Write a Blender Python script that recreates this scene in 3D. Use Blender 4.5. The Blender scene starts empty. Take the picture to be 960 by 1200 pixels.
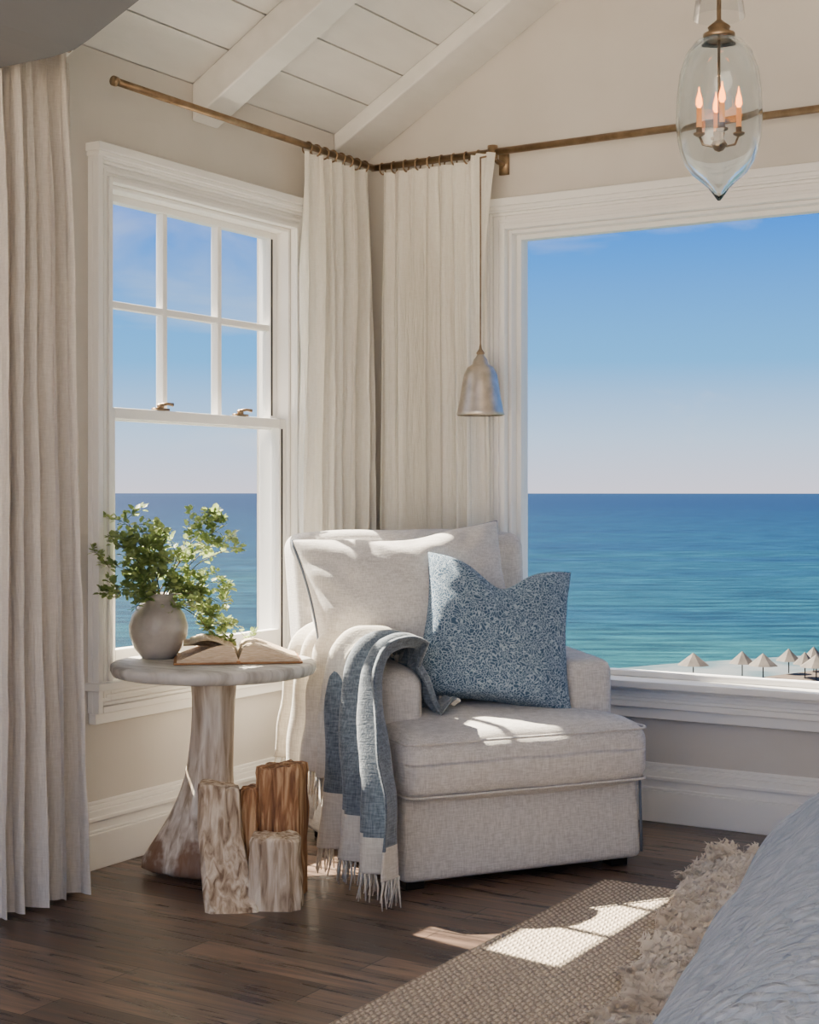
import bpy, bmesh, math, random
from mathutils import Vector, Matrix, noise
random.seed(7)
R=random.random
def U(a,b): return a+(b-a)*random.random()
COL=bpy.context.scene.collection

# ------------------------------------------------------------------ materials
def nt(name):
    m=bpy.data.materials.new(name); m.use_nodes=True
    t=m.node_tree
    for n in list(t.nodes): t.nodes.remove(n)
    o=t.nodes.new('ShaderNodeOutputMaterial')
    return m,t,o
def N(t,typ,**kw):
    n=t.nodes.new(typ)
    for k,v in kw.items(): setattr(n,k,v)
    return n
def coords(t,scale=(1,1,1),kind='Object',rot=None):
    tc=N(t,'ShaderNodeTexCoord'); src=tc.outputs[kind]
    if rot:
        r=N(t,'ShaderNodeMapping'); r.inputs['Rotation'].default_value=rot; t.links.new(src,r.inputs['Vector']); src=r.outputs['Vector']
    mp=N(t,'ShaderNodeMapping')
    mp.inputs['Scale'].default_value=scale
    t.links.new(src,mp.inputs['Vector'])
    return mp.outputs['Vector']
def ramp(t,fac,stops):
    r=N(t,'ShaderNodeValToRGB'); e=r.color_ramp.elements
    while len(e)<len(stops): e.new(.5)
    for i,(p,c) in enumerate(stops):
        e[i].position=p; e[i].color=(c[0],c[1],c[2],1)
    t.links.new(fac,r.inputs['Fac']); return r.outputs['Color']
def M(name,c1,c2=None,scale=8,rough=.6,bump=0,bscale=60,metallic=0,stretch=(1,1,1),translucent=0,detail=5,lo=.35,hi=.65,sheen=0,emit=None,bstretch=None,bdist=.01):
    m,t,o=nt(name); L=t.links.new
    p=N(t,'ShaderNodeBsdfPrincipled')
    p.inputs['Base Color'].default_value=(*c1,1); p.inputs['Roughness'].default_value=rough
    p.inputs['Metallic'].default_value=metallic
    if sheen: p.inputs['Sheen Weight'].default_value=sheen
    colout=None
    if c2:
        v=coords(t,stretch); n=N(t,'ShaderNodeTexNoise'); n.inputs['Scale'].default_value=scale; n.inputs['Detail'].default_value=detail
        L(v,n.inputs['Vector']); colout=ramp(t,n.outputs['Fac'],[(lo,c1),(hi,c2)]); L(colout,p.inputs['Base Color'])
    if bump:
        v=coords(t,bstretch or stretch); n=N(t,'ShaderNodeTexNoise'); n.inputs['Scale'].default_value=bscale; n.inputs['Detail'].default_value=4
        L(v,n.inputs['Vector']); b=N(t,'ShaderNodeBump'); b.inputs['Strength'].default_value=bump; b.inputs['Distance'].default_value=bdist
        L(n.outputs['Fac'],b.inputs['Height']); L(b.outputs['Normal'],p.inputs['Normal'])
    if emit:
        p.inputs['Emission Color'].default_value=(*emit[0],1); p.inputs['Emission Strength'].default_value=emit[1]
    if translucent:
        tr=N(t,'ShaderNodeBsdfTranslucent'); tr.inputs['Color'].default_value=(*c1,1)
        if colout: L(colout,tr.inputs['Color'])
        mx=N(t,'ShaderNodeMixShader'); mx.inputs[0].default_value=translucent
        L(p.outputs[0],mx.inputs[1]); L(tr.outputs[0],mx.inputs[2]); L(mx.outputs[0],o.inputs[0])
    else: L(p.outputs[0],o.inputs[0])
    return m

mWall=M('wall_paint',(.61,.57,.515),(.65,.61,.555),scale=3,rough=.75,bump=.05,bscale=200)
mTrim=M('trim_paint',(.86,.835,.79),(.89,.865,.82),scale=4,rough=.42,bump=.03,bscale=90)
mCeil=M('ceiling_board_paint',(.74,.72,.68),(.80,.78,.74),scale=3,stretch=(4,1,4),rough=.55,bump=.06,bscale=40)
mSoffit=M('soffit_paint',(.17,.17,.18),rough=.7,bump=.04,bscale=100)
mBronze=M('aged_bronze',(.23,.15,.085),(.36,.25,.15),scale=20,rough=.38,metallic=.85)
mBlack=M('dark_iron',(.03,.025,.02),rough=.45,metallic=.7)
mNickel=M('antique_nickel',(.50,.43,.35),(.64,.56,.47),scale=30,rough=.36,metallic=.75)

def linen(name,c1,c2,tr,sx=300,bump=.35,sheen=.15,crinkle=0):
    m,t,o=nt(name); L=t.links.new
    p=N(t,'ShaderNodeBsdfPrincipled'); p.inputs['Roughness'].default_value=.9; p.inputs['Sheen Weight'].default_value=sheen
    a=N(t,'ShaderNodeTexNoise'); a.inputs['Scale'].default_value=1; a.inputs['Detail'].default_value=3
    L(coords(t,(sx,sx,sx*.12)),a.inputs['Vector'])
    b=N(t,'ShaderNodeTexNoise'); b.inputs['Scale'].default_value=1; b.inputs['Detail'].default_value=3
    L(coords(t,(sx*.15,sx*.15,sx)),b.inputs['Vector'])
    ad=N(t,'ShaderNodeMath',operation='ADD'); L(a.outputs['Fac'],ad.inputs[0]); L(b.outputs['Fac'],ad.inputs[1])
    hf=N(t,'ShaderNodeMath',operation='MULTIPLY'); L(ad.outputs[0],hf.inputs[0]); hf.inputs[1].default_value=.5
    c=ramp(t,hf.outputs[0],[(.38,c1),(.62,c2)]); L(c,p.inputs['Base Color'])
    bp=N(t,'ShaderNodeBump'); bp.inputs['Strength'].default_value=bump; bp.inputs['Distance'].default_value=.003
    L(hf.outputs[0],bp.inputs['Height']); nrm=bp.outputs['Normal']
    if crinkle:
        k=N(t,'ShaderNodeTexNoise'); k.inputs['Scale'].default_value=1; k.inputs['Detail'].default_value=5; k.inputs['Distortion'].default_value=.4
        L(coords(t,(38,38,5)),k.inputs['Vector'])
        b3=N(t,'ShaderNodeBump'); b3.inputs['Strength'].default_value=crinkle; b3.inputs['Distance'].default_value=.02
        L(k.outputs['Fac'],b3.inputs['Height']); L(nrm,b3.inputs['Normal']); nrm=b3.outputs['Normal']
    L(nrm,p.inputs['Normal'])
    if tr:
        ts=N(t,'ShaderNodeBsdfTranslucent'); L(c,ts.inputs['Color']); L(nrm,ts.inputs['Normal'])
        mx=N(t,'ShaderNodeMixShader'); mx.inputs[0].default_value=tr
        L(p.outputs[0],mx.inputs[1]); L(ts.outputs[0],mx.inputs[2]); L(mx.outputs[0],o.inputs[0])
    else: L(p.outputs[0],o.inputs[0])
    return m
mCurt=linen('cream_linen_curtain',(.91,.86,.755),(.96,.92,.83),.27,260,.2,sheen=.3,crinkle=.45)
mCurtN=linen('shaded_linen_curtain',(.68,.62,.55),(.77,.71,.64),.22,260,.25,crinkle=.5)  # same linen, with the near panel's shade put into a greyer colour
mChair=linen('chair_upholstery',(.48,.445,.405),(.68,.64,.595),0,260,.6)
mPiping=M('grey_piping',(.12,.14,.17),rough=.8)
mThrowB=linen('throw_wool_blue',(.065,.085,.108),(.20,.235,.265),.05,230,.9,.3)
mThrowC=linen('throw_wool_cream',(.66,.60,.50),(.82,.76,.66),.15,200,.8)
mFur=M('sheepskin_wool',(.80,.70,.58),(.95,.87,.76),scale=14,rough=.95,translucent=.35)

def pillow_mat():
    m,t,o=nt('blue_woven_pattern'); L=t.links.new
    p=N(t,'ShaderNodeBsdfPrincipled'); p.inputs['Roughness'].default_value=.9
    v=coords(t,(1,1,1)); n=N(t,'ShaderNodeTexNoise'); n.inputs['Scale'].default_value=24; n.inputs['Detail'].default_value=1
    L(v,n.inputs['Vector'])
    mx=N(t,'ShaderNodeMixRGB'); mx.inputs[0].default_value=.05; L(v,mx.inputs[1]); L(n.outputs['Color'],mx.inputs[2])
    vo=N(t,'ShaderNodeTexVoronoi',feature='DISTANCE_TO_EDGE'); vo.inputs['Scale'].default_value=115; L(mx.outputs[0],vo.inputs['Vector'])
    c=ramp(t,vo.outputs['Distance'],[(.05,(.34,.42,.49)),(.12,(.045,.095,.155))]); L(c,p.inputs['Base Color'])
    b=N(t,'ShaderNodeBump'); b.inputs['Strength'].default_value=.4; b.inputs['Distance'].default_value=.003; b.invert=True
    L(vo.outputs['Distance'],b.inputs['Height']); L(b.outputs['Normal'],p.inputs['Normal']); L(p.outputs[0],o.inputs[0]); return m
mPillow=pillow_mat()

def floor_mat():
    m,t,o=nt('dark_oak_planks'); L=t.links.new
    p=N(t,'ShaderNodeBsdfPrincipled')
    v=coords(t); br=N(t,'ShaderNodeTexBrick'); br.offset=.37; br.offset_frequency=2
    br.inputs['Scale'].default_value=1; br.inputs['Brick Width'].default_value=1.3; br.inputs['Row Height'].default_value=.135
    br.inputs['Mortar Size'].default_value=.0022; br.inputs['Mortar Smooth'].default_value=.3
    br.inputs['Color1'].default_value=(.058,.037,.027,1); br.inputs['Color2'].default_value=(.17,.115,.083,1); br.inputs['Mortar'].default_value=(.012,.008,.005,1)
    L(v,br.inputs['Vector'])
    g=N(t,'ShaderNodeTexNoise'); g.inputs['Scale'].default_value=5; g.inputs['Detail'].default_value=9; g.inputs['Distortion'].default_value=.8
    L(coords(t,(.6,8,1)),g.inputs['Vector'])
    gc=ramp(t,g.outputs['Fac'],[(.32,(.38,.38,.38)),(.5,(.95,.93,.92)),(.68,(1.8,1.7,1.6))])
    mx=N(t,'ShaderNodeMixRGB',blend_type='MULTIPLY'); mx.inputs[0].default_value=1; L(br.outputs['Color'],mx.inputs[1]); L(gc,mx.inputs[2]); L(mx.outputs[0],p.inputs['Base Color'])
    rr=ramp(t,g.outputs['Fac'],[(.3,(.24,)*3),(.7,(.38,)*3)]); L(rr,p.inputs['Roughness'])
    b=N(t,'ShaderNodeBump'); b.inputs['Strength'].default_value=.35; b.inputs['Distance'].default_value=.004; b.invert=True
    L(br.outputs['Fac'],b.inputs['Height'])
    b2=N(t,'ShaderNodeBump'); b2.inputs['Strength'].default_value=.2; b2.inputs['Distance'].default_value=.004
    L(g.outputs['Fac'],b2.inputs['Height']); L(b.outputs['Normal'],b2.inputs['Normal']); L(b2.outputs['Normal'],p.inputs['Normal'])
    L(p.outputs[0],o.inputs[0]); return m
mFloor=floor_mat()

def rug_mat():
    m,t,o=nt('jute_weave'); L=t.links.new
    p=N(t,'ShaderNodeBsdfPrincipled'); p.inputs['Roughness'].default_value=.95
    v=coords(t)
    w=N(t,'ShaderNodeTexWave',wave_type='BANDS',bands_direction='X'); w.inputs['Scale'].default_value=20; w.inputs['Distortion'].default_value=2.5; w.inputs['Detail'].default_value=3; w.inputs['Detail Scale'].default_value=8
    L(v,w.inputs['Vector'])
    w2=N(t,'ShaderNodeTexWave',wave_type='BANDS',bands_direction='DIAGONAL'); w2.inputs['Scale'].default_value=25; w2.inputs['Distortion'].default_value=4; w2.inputs['Detail'].default_value=3
    L(v,w2.inputs['Vector'])
    mu=N(t,'ShaderNodeMath',operation='MULTIPLY'); L(w.outputs['Fac'],mu.inputs[0]); L(w2.outputs['Fac'],mu.inputs[1])
    n=N(t,'ShaderNodeTexNoise'); n.inputs['Scale'].default_value=90; L(v,n.inputs['Vector'])
    ad=N(t,'ShaderNodeMath',operation='ADD'); L(mu.outputs[0],ad.inputs[0]); 
    ns=N(t,'ShaderNodeMath',operation='MULTIPLY'); L(n.outputs['Fac'],ns.inputs[0]); ns.inputs[1].default_value=.6; L(ns.outputs[0],ad.inputs[1])
    c=ramp(t,ad.outputs[0],[(.15,(.19,.14,.095)),(.75,(.72,.60,.45))]); L(c,p.inputs['Base Color'])
    b=N(t,'ShaderNodeBump'); b.inputs['Strength'].default_value=.9; b.inputs['Distance'].default_value=.008
    L(ad.outputs[0],b.inputs['Height']); L(b.outputs['Normal'],p.inputs['Normal']); L(p.outputs[0],o.inputs[0]); return m
mRug=rug_mat()

def quilt_mat():
    m,t,o=nt('pale_blue_quilt'); L=t.links.new
    p=N(t,'ShaderNodeBsdfPrincipled'); p.inputs['Roughness'].default_value=.85; p.inputs['Sheen Weight'].default_value=.1
    v=coords(t); n=N(t,'ShaderNodeTexNoise'); n.inputs['Scale'].default_value=8; L(v,n.inputs['Vector'])
    mx=N(t,'ShaderNodeMixRGB'); mx.inputs[0].default_value=.1; L(v,mx.inputs[1]); L(n.outputs['Color'],mx.inputs[2])
    vo=N(t,'ShaderNodeTexVoronoi',feature='F1'); vo.inputs['Scale'].default_value=34; L(mx.outputs[0],vo.inputs['Vector'])
    c=ramp(t,vo.outputs['Distance'],[(.1,(.43,.48,.55)),(.7,(.30,.36,.44))]); L(c,p.inputs['Base Color'])
    n2=N(t,'ShaderNodeTexNoise'); n2.inputs['Scale'].default_value=40; n2.inputs['Detail'].default_value=5; n2.inputs['Distortion'].default_value=1.5; L(v,n2.inputs['Vector'])
    b=N(t,'ShaderNodeBump'); b.inputs['Strength'].default_value=.9; b.inputs['Distance'].default_value=.018; b.invert=True
    L(vo.outputs['Distance'],b.inputs['Height'])
    b2=N(t,'ShaderNodeBump'); b2.inputs['Strength'].default_value=.7; b2.inputs['Distance'].default_value=.014
    L(n2.outputs['Fac'],b2.inputs['Height']); L(b.outputs['Normal'],b2.inputs['Normal']); L(b2.outputs['Normal'],p.inputs['Normal'])
    L(p.outputs[0],o.inputs[0]); return m
mQuilt=quilt_mat()

def wood(name,c1,c2,c3,stretch=(9,9,1),bump=.6,rough=.75,foot=None):
    m,t,o=nt(name); L=t.links.new
    p=N(t,'ShaderNodeBsdfPrincipled'); p.inputs['Roughness'].default_value=rough
    n=N(t,'ShaderNodeTexNoise'); n.inputs['Scale'].default_value=4; n.inputs['Detail'].default_value=8; n.inputs['Distortion'].default_value=.8
    L(coords(t,stretch),n.inputs['Vector'])
    c=ramp(t,n.outputs['Fac'],[(.32,c1),(.5,c2),(.66,c3)])
    if foot:
        v=coords(t); sp=N(t,'ShaderNodeSeparateXYZ'); L(v,sp.inputs[0])
        n3=N(t,'ShaderNodeTexNoise'); n3.inputs['Scale'].default_value=7; n3.inputs['Detail'].default_value=4; L(v,n3.inputs['Vector'])
        ma=N(t,'ShaderNodeMath',operation='MULTIPLY_ADD'); L(sp.outputs['Z'],ma.inputs[0]); ma.inputs[1].default_value=-foot[1]; ma.inputs[2].default_value=.35
        ad=N(t,'ShaderNodeMath',operation='ADD'); L(ma.outputs[0],ad.inputs[0]); L(n3.outputs['Fac'],ad.inputs[1])
        f=ramp(t,ad.outputs[0],[(.62,(0,0,0)),(.72,(.85,.85,.85))])
        mx=N(t,'ShaderNodeMixRGB'); L(f,mx.inputs[0]); L(c,mx.inputs[1]); mx.inputs[2].default_value=(*foot[0],1); c=mx.outputs[0]
    L(c,p.inputs['Base Color'])
    b=N(t,'ShaderNodeBump'); b.inputs['Strength'].default_value=bump; b.inputs['Distance'].default_value=.008
    L(n.outputs['Fac'],b.inputs['Height']); L(b.outputs['Normal'],p.inputs['Normal']); L(p.outputs[0],o.inputs[0]); return m
mDrift=wood('bleached_driftwood',(.34,.25,.17),(.60,.50,.39),(.80,.72,.61),foot=((.20,.08,.028),2.2))
mTop=wood('weathered_tabletop',(.32,.29,.25),(.50,.47,.42),(.62,.59,.54),stretch=(2,8,2),bump=.3,rough=.55)
mSplit=wood('split_log_heartwood',(.10,.035,.012),(.33,.15,.06),(.66,.42,.22),stretch=(14,14,1.5),bump=.8)
mLogPale=wood('log_sapwood',(.20,.12,.065),(.54,.41,.28),(.80,.69,.54),stretch=(12,12,1.5),bump=.8)
mVase=M('stoneware_glaze',(.26,.23,.20),(.46,.42,.37),scale=9,rough=.32,bump=.2,bscale=30)
mLeaf=M('leaf_green',(.15,.22,.06),(.42,.50,.19),scale=18,rough=.45,translucent=.5)
mStem=M('stem_brown',(.14,.11,.05),rough=.7)
mPage=M('book_pages',(.52,.36,.21),(.74,.60,.42),scale=40,stretch=(1,1,14),rough=.8)
mCover=M('book_cover_leather',(.30,.12,.035),(.42,.19,.06),scale=20,rough=.5)
mFlame=M('candle_bulb',(1,.4,.1),emit=((1,.24,.03),9))
mCandle=M('candle_sleeve',(.62,.34,.16),rough=.5,emit=((1,.30,.06),.6))
mSand=M('beach_sand',(.042,.026,.014),(.055,.035,.020),scale=.2,rough=.9)
mCanvas=M('umbrella_canvas',(.045,.034,.024),(.09,.072,.055),scale=.5,rough=.8)
mFoam=M('sea_foam',(.060,.072,.076),(.005,.034,.044),scale=.12,rough=.8,lo=.42,hi=.58)
mBounce=M('bounce_ground_tan',(.50,.44,.36),(.56,.50,.42),scale=1,rough=.9)  # warm beige for the added bounce plane
mHill=M('distant_headland',(.03,.05,.08),rough=1)

def glass_mat(name,col,refl,edge=None,rough=.0):
    m,t,o=nt(name); L=t.links.new
    tr=N(t,'ShaderNodeBsdfTransparent'); tr.inputs[0].default_value=(*col,1)
    g=N(t,'ShaderNodeBsdfGlossy'); g.inputs['Roughness'].default_value=rough
    mx=N(t,'ShaderNodeMixShader')
    lw=N(t,'ShaderNodeLayerWeight'); lw.inputs['Blend'].default_value=edge or .1
    ml=N(t,'ShaderNodeMath',operation='MULTIPLY'); ml.inputs[1].default_value=refl
    L(lw.outputs['Fresnel'],ml.inputs[0]); L(ml.outputs[0],mx.inputs[0])
    L(tr.outputs[0],mx.inputs[1]); L(g.outputs[0],mx.inputs[2]); L(mx.outputs[0],o.inputs[0]); return m
mPane=glass_mat('window_glass',(.97,.98,.98),.35,.08)
mThin=glass_mat('thin_glass',(.88,.89,.90),.7,.22,.02)
def real_glass(name,col):
    m,t,o=nt(name); g=N(t,'ShaderNodeBsdfGlass'); g.inputs['Color'].default_value=(*col,1); g.inputs['Roughness'].default_value=.0; g.inputs['IOR'].default_value=1.45
    t.links.new(g.outputs[0],o.inputs[0]); return m
mPend=real_glass('blown_glass',(.95,.97,.98))

def sea_mat():
    m,t,o=nt('ocean_water'); L=t.links.new
    p=N(t,'ShaderNodeBsdfPrincipled'); p.inputs['Roughness'].default_value=.5; p.inputs['Specular IOR Level'].default_value=.03
    g=N(t,'ShaderNodeNewGeometry'); ln=N(t,'ShaderNodeVectorMath',operation='LENGTH'); L(g.outputs['Position'],ln.inputs[0])
    lg=N(t,'ShaderNodeMath',operation='LOGARITHM'); L(ln.outputs['Value'],lg.inputs[0]); lg.inputs[1].default_value=10
    mr=N(t,'ShaderNodeMapRange'); mr.inputs[1].default_value=2.25; mr.inputs[2].default_value=4.0; L(lg.outputs[0],mr.inputs[0])
    RT=(0,0,math.radians(-31))
    n=N(t,'ShaderNodeTexNoise'); n.inputs['Scale'].default_value=1; n.inputs['Detail'].default_value=6
    L(coords(t,(.005,.016,1),rot=RT),n.inputs['Vector'])
    nm=N(t,'ShaderNodeMath',operation='MULTIPLY_ADD'); L(n.outputs['Fac'],nm.inputs[0]); nm.inputs[1].default_value=.6; nm.inputs[2].default_value=-.3
    ad=N(t,'ShaderNodeMath',operation='ADD'); L(mr.outputs[0],ad.inputs[0]); L(nm.outputs[0],ad.inputs[1])
    c=ramp(t,ad.outputs[0],[(.0,(.0085,.054,.066)),(.10,(.0028,.031,.051)),(.34,(.0016,.0195,.047)),(.7,(.0015,.0110,.037)),(1,(.002,.0125,.038))])
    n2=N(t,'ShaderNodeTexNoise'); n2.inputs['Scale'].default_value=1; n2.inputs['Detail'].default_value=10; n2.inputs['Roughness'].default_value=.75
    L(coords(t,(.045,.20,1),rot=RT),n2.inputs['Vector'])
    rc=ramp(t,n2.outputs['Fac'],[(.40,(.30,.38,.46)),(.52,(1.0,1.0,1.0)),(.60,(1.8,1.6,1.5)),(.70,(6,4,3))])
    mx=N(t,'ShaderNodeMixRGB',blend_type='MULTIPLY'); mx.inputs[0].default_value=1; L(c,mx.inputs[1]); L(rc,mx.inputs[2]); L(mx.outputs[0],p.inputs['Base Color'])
    b=N(t,'ShaderNodeBump'); b.inputs['Strength'].default_value=.9; b.inputs['Distance'].default_value=1.4
    L(n2.outputs['Fac'],b.inputs['Height']); L(b.outputs['Normal'],p.inputs['Normal']); L(p.outputs[0],o.inputs[0]); return m
mSea=sea_mat()

# ------------------------------------------------------------------ geometry helpers
def mesh(name,verts,faces,mat,parent=None,smooth=False,loc=None,mi=None):
    me=bpy.data.meshes.new(name); me.from_pydata([tuple(v) for v in verts],[],faces)
    mats=mat if isinstance(mat,(list,tuple)) else [mat]
    for m in mats: me.materials.append(m)
    if mi: me.polygons.foreach_set('material_index',mi)
    me.update()
    bm=bmesh.new(); bm.from_mesh(me); bmesh.ops.recalc_face_normals(bm,faces=bm.faces); bm.to_mesh(me); bm.free()
    if smooth: me.polygons.foreach_set('use_smooth',[True]*len(me.polygons))
    o=bpy.data.objects.new(name,me); COL.objects.link(o)
    if parent: o.parent=parent
    if loc: o.location=loc
    return o
def empty(name,loc=(0,0,0),rz=0):
    e=bpy.data.objects.new(name,None); e.empty_display_size=.1; e.location=loc; e.rotation_euler=(0,0,rz); COL.objects.link(e); return e
class Acc:
    def __init__(s): s.v=[]; s.f=[]; s.mi=[]
    def add(s,v,f,mi=0):
        k=len(s.v); s.v+= [tuple(p) for p in v]; s.f+=[tuple(i+k for i in q) for q in f]; s.mi+=[mi]*len(f)
    def box(s,a,b,mi=0):
        x0,y0,z0=[min(p,q) for p,q in zip(a,b)]; x1,y1,z1=[max(p,q) for p,q in zip(a,b)]
        s.add([(x0,y0,z0),(x1,y0,z0),(x1,y1,z0),(x0,y1,z0),(x0,y0,z1),(x1,y0,z1),(x1,y1,z1),(x0,y1,z1)],
              [(0,3,2,1),(4,5,6,7),(0,1,5,4),(1,2,6,5),(2,3,7,6),(3,0,4,7)],mi)
    def lathe(s,prof,c=(0,0,0),n=32,cap=True,mi=0,wob=0):
        v=[];f=[]
        for (r,z) in prof:
            for i in range(n):
                a=2*math.pi*i/n; rr=r*(1+wob*noise.noise((math.cos(a)*2,math.sin(a)*2,z*8)))
                v.append((c[0]+rr*math.cos(a),c[1]+rr*math.sin(a),c[2]+z))
        for j in range(len(prof)-1):
            for i in range(n):
                k=(i+1)%n; f.append((j*n+i,j*n+k,(j+1)*n+k,(j+1)*n+i))
        if cap:
            f.append(tuple(range(n))[::-1]); f.append(tuple((len(prof)-1)*n+i for i in range(n)))
        s.add(v,f,mi)
    def tube(s,pts,r,n=8,mi=0,cap=True):
        pts=[Vector(p) for p in pts]; rs=r if isinstance(r,(list,tuple)) else [r]*len(pts)
        v=[];f=[]
        up=Vector((0,0,1))
        d=(pts[1]-pts[0]).normalized()
        if abs(d.dot(up))>.9: up=Vector((1,0,0))
        for j,p in enumerate(pts):
            d=(pts[min(j+1,len(pts)-1)]-pts[max(j-1,0)]).normalized()
            a=d.cross(up)
            if a.length<1e-4: a=d.cross(Vector((0,1,0)))
            a.normalize(); b=a.cross(d).normalized(); up=b
            for i in range(n):
                t=2*math.pi*i/n; v.append(p+(a*math.cos(t)+b*math.sin(t))*rs[j])
        for j in range(len(pts)-1):
            for i in range(n):
                k=(i+1)%n; f.append((j*n+i,j*n+k,(j+1)*n+k,(j+1)*n+i))
        if cap: f.append(tuple(range(n))); f.append(tuple((len(pts)-1)*n+i for i in range(n)))
        s.add(v,f,mi)
    def torus(s,c,R_,r,axis='y',n=16,m=6,mi=0):
        v=[];f=[]
        for i in range(n):
            a=2*math.pi*i/n
            for j in range(m):
                b=2*math.pi*j/m; q=R_+r*math.cos(b); h=r*math.sin(b)
                p={'y':(q*math.cos(a),h,q*math.sin(a)),'x':(h,q*math.cos(a),q*math.sin(a)),'z':(q*math.cos(a),q*math.sin(a),h)}[axis]
                v.append((c[0]+p[0],c[1]+p[1],c[2]+p[2]))
        for i in range(n):
            for j in range(m):
                f.append((i*m+j,((i+1)%n)*m+j,((i+1)%n)*m+(j+1)%m,i*m+(j+1)%m))
        s.add(v,f,mi)
    def obj(s,name,mat,parent=None,smooth=False,loc=None,bevel=0):
        o=mesh(name,s.v,s.f,mat,parent,smooth,loc,s.mi)
        if bevel:
            b=o.modifiers.new('bevel','BEVEL'); b.width=bevel; b.segments=2; b.limit_method='ANGLE'
        return o

def rbox(name,mn,mx,r,mat,parent=None,n=20,crown=(0,0,0),fn=None):
    bm=bmesh.new(); bmesh.ops.create_cube(bm,size=2)
    bmesh.ops.subdivide_edges(bm,edges=bm.edges[:],cuts=n,use_grid_fill=True)
    c=Vector([(a+b)/2 for a,b in zip(mn,mx)]); h=Vector([(b-a)/2 for a,b in zip(mn,mx)])
    for v in bm.verts:
        u=v.co.copy()
        u=Vector([math.copysign(1-(1-abs(k))**1.5,k) for k in u])
        p=Vector([u[i]*h[i] for i in range(3)])
        rr=min(r,min(h)*.98)
        q=Vector([max(-(h[i]-rr),min(h[i]-rr,p[i])) for i in range(3)])
        d=p-q
        if d.length>1e-9: p=q+d.normalized()*rr
        w=[1-u[i]**2 for i in range(3)]
        p.x+=math.copysign(crown[0],u.x)*abs(u.x)*w[1]*w[2]
        p.y+=math.copysign(crown[1],u.y)*abs(u.y)*w[0]*w[2]
        p.z+=math.copysign(crown[2],u.z)*abs(u.z)*w[0]*w[1]
        p+=c
        if fn: p=fn(p)
        v.co=p
    me=bpy.data.meshes.new(name); bm.to_mesh(me); bm.free(); me.materials.append(mat)
    me.polygons.foreach_set('use_smooth',[True]*len(me.polygons))
    o=bpy.data.objects.new(name,me); COL.objects.link(o)
    if parent: o.parent=parent
    return o

# ------------------------------------------------------------------ room shell
T=.16; W=5.2; YB=-6.2; Z0=2.62; SL=.585; RX=2.6
zc=lambda x: Z0+SL*(x if x<=RX else 2*RX-x)
mesh('floor',[(-T,YB,0),(W+T,YB,0),(W+T,T,0),(-T,T,0),(-T,YB,-.1),(W+T,YB,-.1),(W+T,T,-.1),(-T,T,-.1)],
     [(0,1,2,3),(7,6,5,4),(0,4,5,1),(1,5,6,2),(2,6,7,3),(3,7,4,0)],mFloor)
BX0,BX1,BZ0,BZ1=.655,3.70,.50,2.215
a=Acc()
a.box((-T,0,0),(BX0,T,Z0-.1)); a.box((BX1,0,0),(W+T,T,Z0-.1)); a.box((BX0,0,0),(BX1,T,BZ0)); a.box((BX0,0,BZ1),(BX1,T,Z0-.1))
g=[(-T,Z0-.1),(W+T,Z0-.1),(W+T,zc(W)+.02),(RX,zc(RX)+.1),(-T,Z0+.02)]
v=[(x,0,z) for x,z in g]+[(x,T,z) for x,z in g]
a.add(v,[(0,1,2,3,4),(9,8,7,6,5)]+[(i,(i+1)%5,(i+1)%5+5,i+5) for i in range(5)])
a.obj('wall_back',mWall)
LY0,LY1,LZ0,LZ1=-1.54,-.53,.58,2.2
a=Acc(); a.box((-T,YB,0),(0,LY0,Z0)); a.box((-T,LY1,0),(0,0,Z0)); a.box((-T,LY0,0),(0,LY1,LZ0)); a.box((-T,LY0,LZ1),(0,LY1,Z0))
a.obj('wall_left',mWall)
a=Acc(); a.box((W,YB,0),(W+T,0,Z0)); a.obj('wall_right',mWall)
a=Acc(); pitch=math.atan(SL); bw=.185
Ls=RX/math.cos(pitch); k=int(Ls/bw)+1
for side in (0,1):
    for i in range(k):
        s0=i*bw+.0035; s1=min((i+1)*bw-.0035,Ls)
        if s1<=s0: continue
        def P(s,h,y):
            x=s*math.cos(pitch)-h*math.sin(pitch); z=Z0+s*math.sin(pitch)+h*math.cos(pitch)
            return ((x if side==0 else W-x),y,z)
        v=[P(s0,0,YB),P(s1,0,YB),P(s1,0,0),P(s0,0,0),P(s0,.02,YB),P(s1,.02,YB),P(s1,.02,0),P(s0,.02,0)]
        a.add(v,[(0,3,2,1),(4,5,6,7),(0,1,5,4),(1,2,6,5),(2,3,7,6),(3,0,4,7)])
for x0 in (-T,W+T):
    zz=.03
    a.add([(x0,YB,Z0+zz-T*SL),(RX,YB,zc(RX)+zz),(RX,T,zc(RX)+zz),(x0,T,Z0+zz-T*SL),(x0,YB,Z0+.2-T*SL),(RX,YB,zc(RX)+.2),(RX,T,zc(RX)+.2),(x0,T,Z0+.2-T*SL)],
      [(0,3,2,1),(4,5,6,7),(0,1,5,4),(2,3,7,6),(3,0,4,7)])
a.obj('ceiling',mCeil)
def rafter(name,y0,y1,dep):
    for side in (0,1):
        fx=(lambda x:x) if side==0 else (lambda x:W-x)
        p=[(0.0,Z0-dep),(RX,zc(RX)-dep),(RX,zc(RX)),(0.0,Z0)]
        v=[(fx(x),y0,z) for x,z in p]+[(fx(x),y1,z) for x,z in p]
        o=mesh(name,v,[(0,1,2,3),(7,6,5,4),(0,4,5,1),(1,5,6,2),(2,6,7,3),(3,7,4,0)],mCeil)
        b=o.modifiers.new('bevel','BEVEL'); b.width=.006; b.segments=2
rafter('ceiling_beam',-.24,-.002,.07)
for yc in (-1.04,-1.86,-3.6,-4.5,-5.4): rafter('ceiling_beam',yc-.07,yc+.07,.13)
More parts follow.
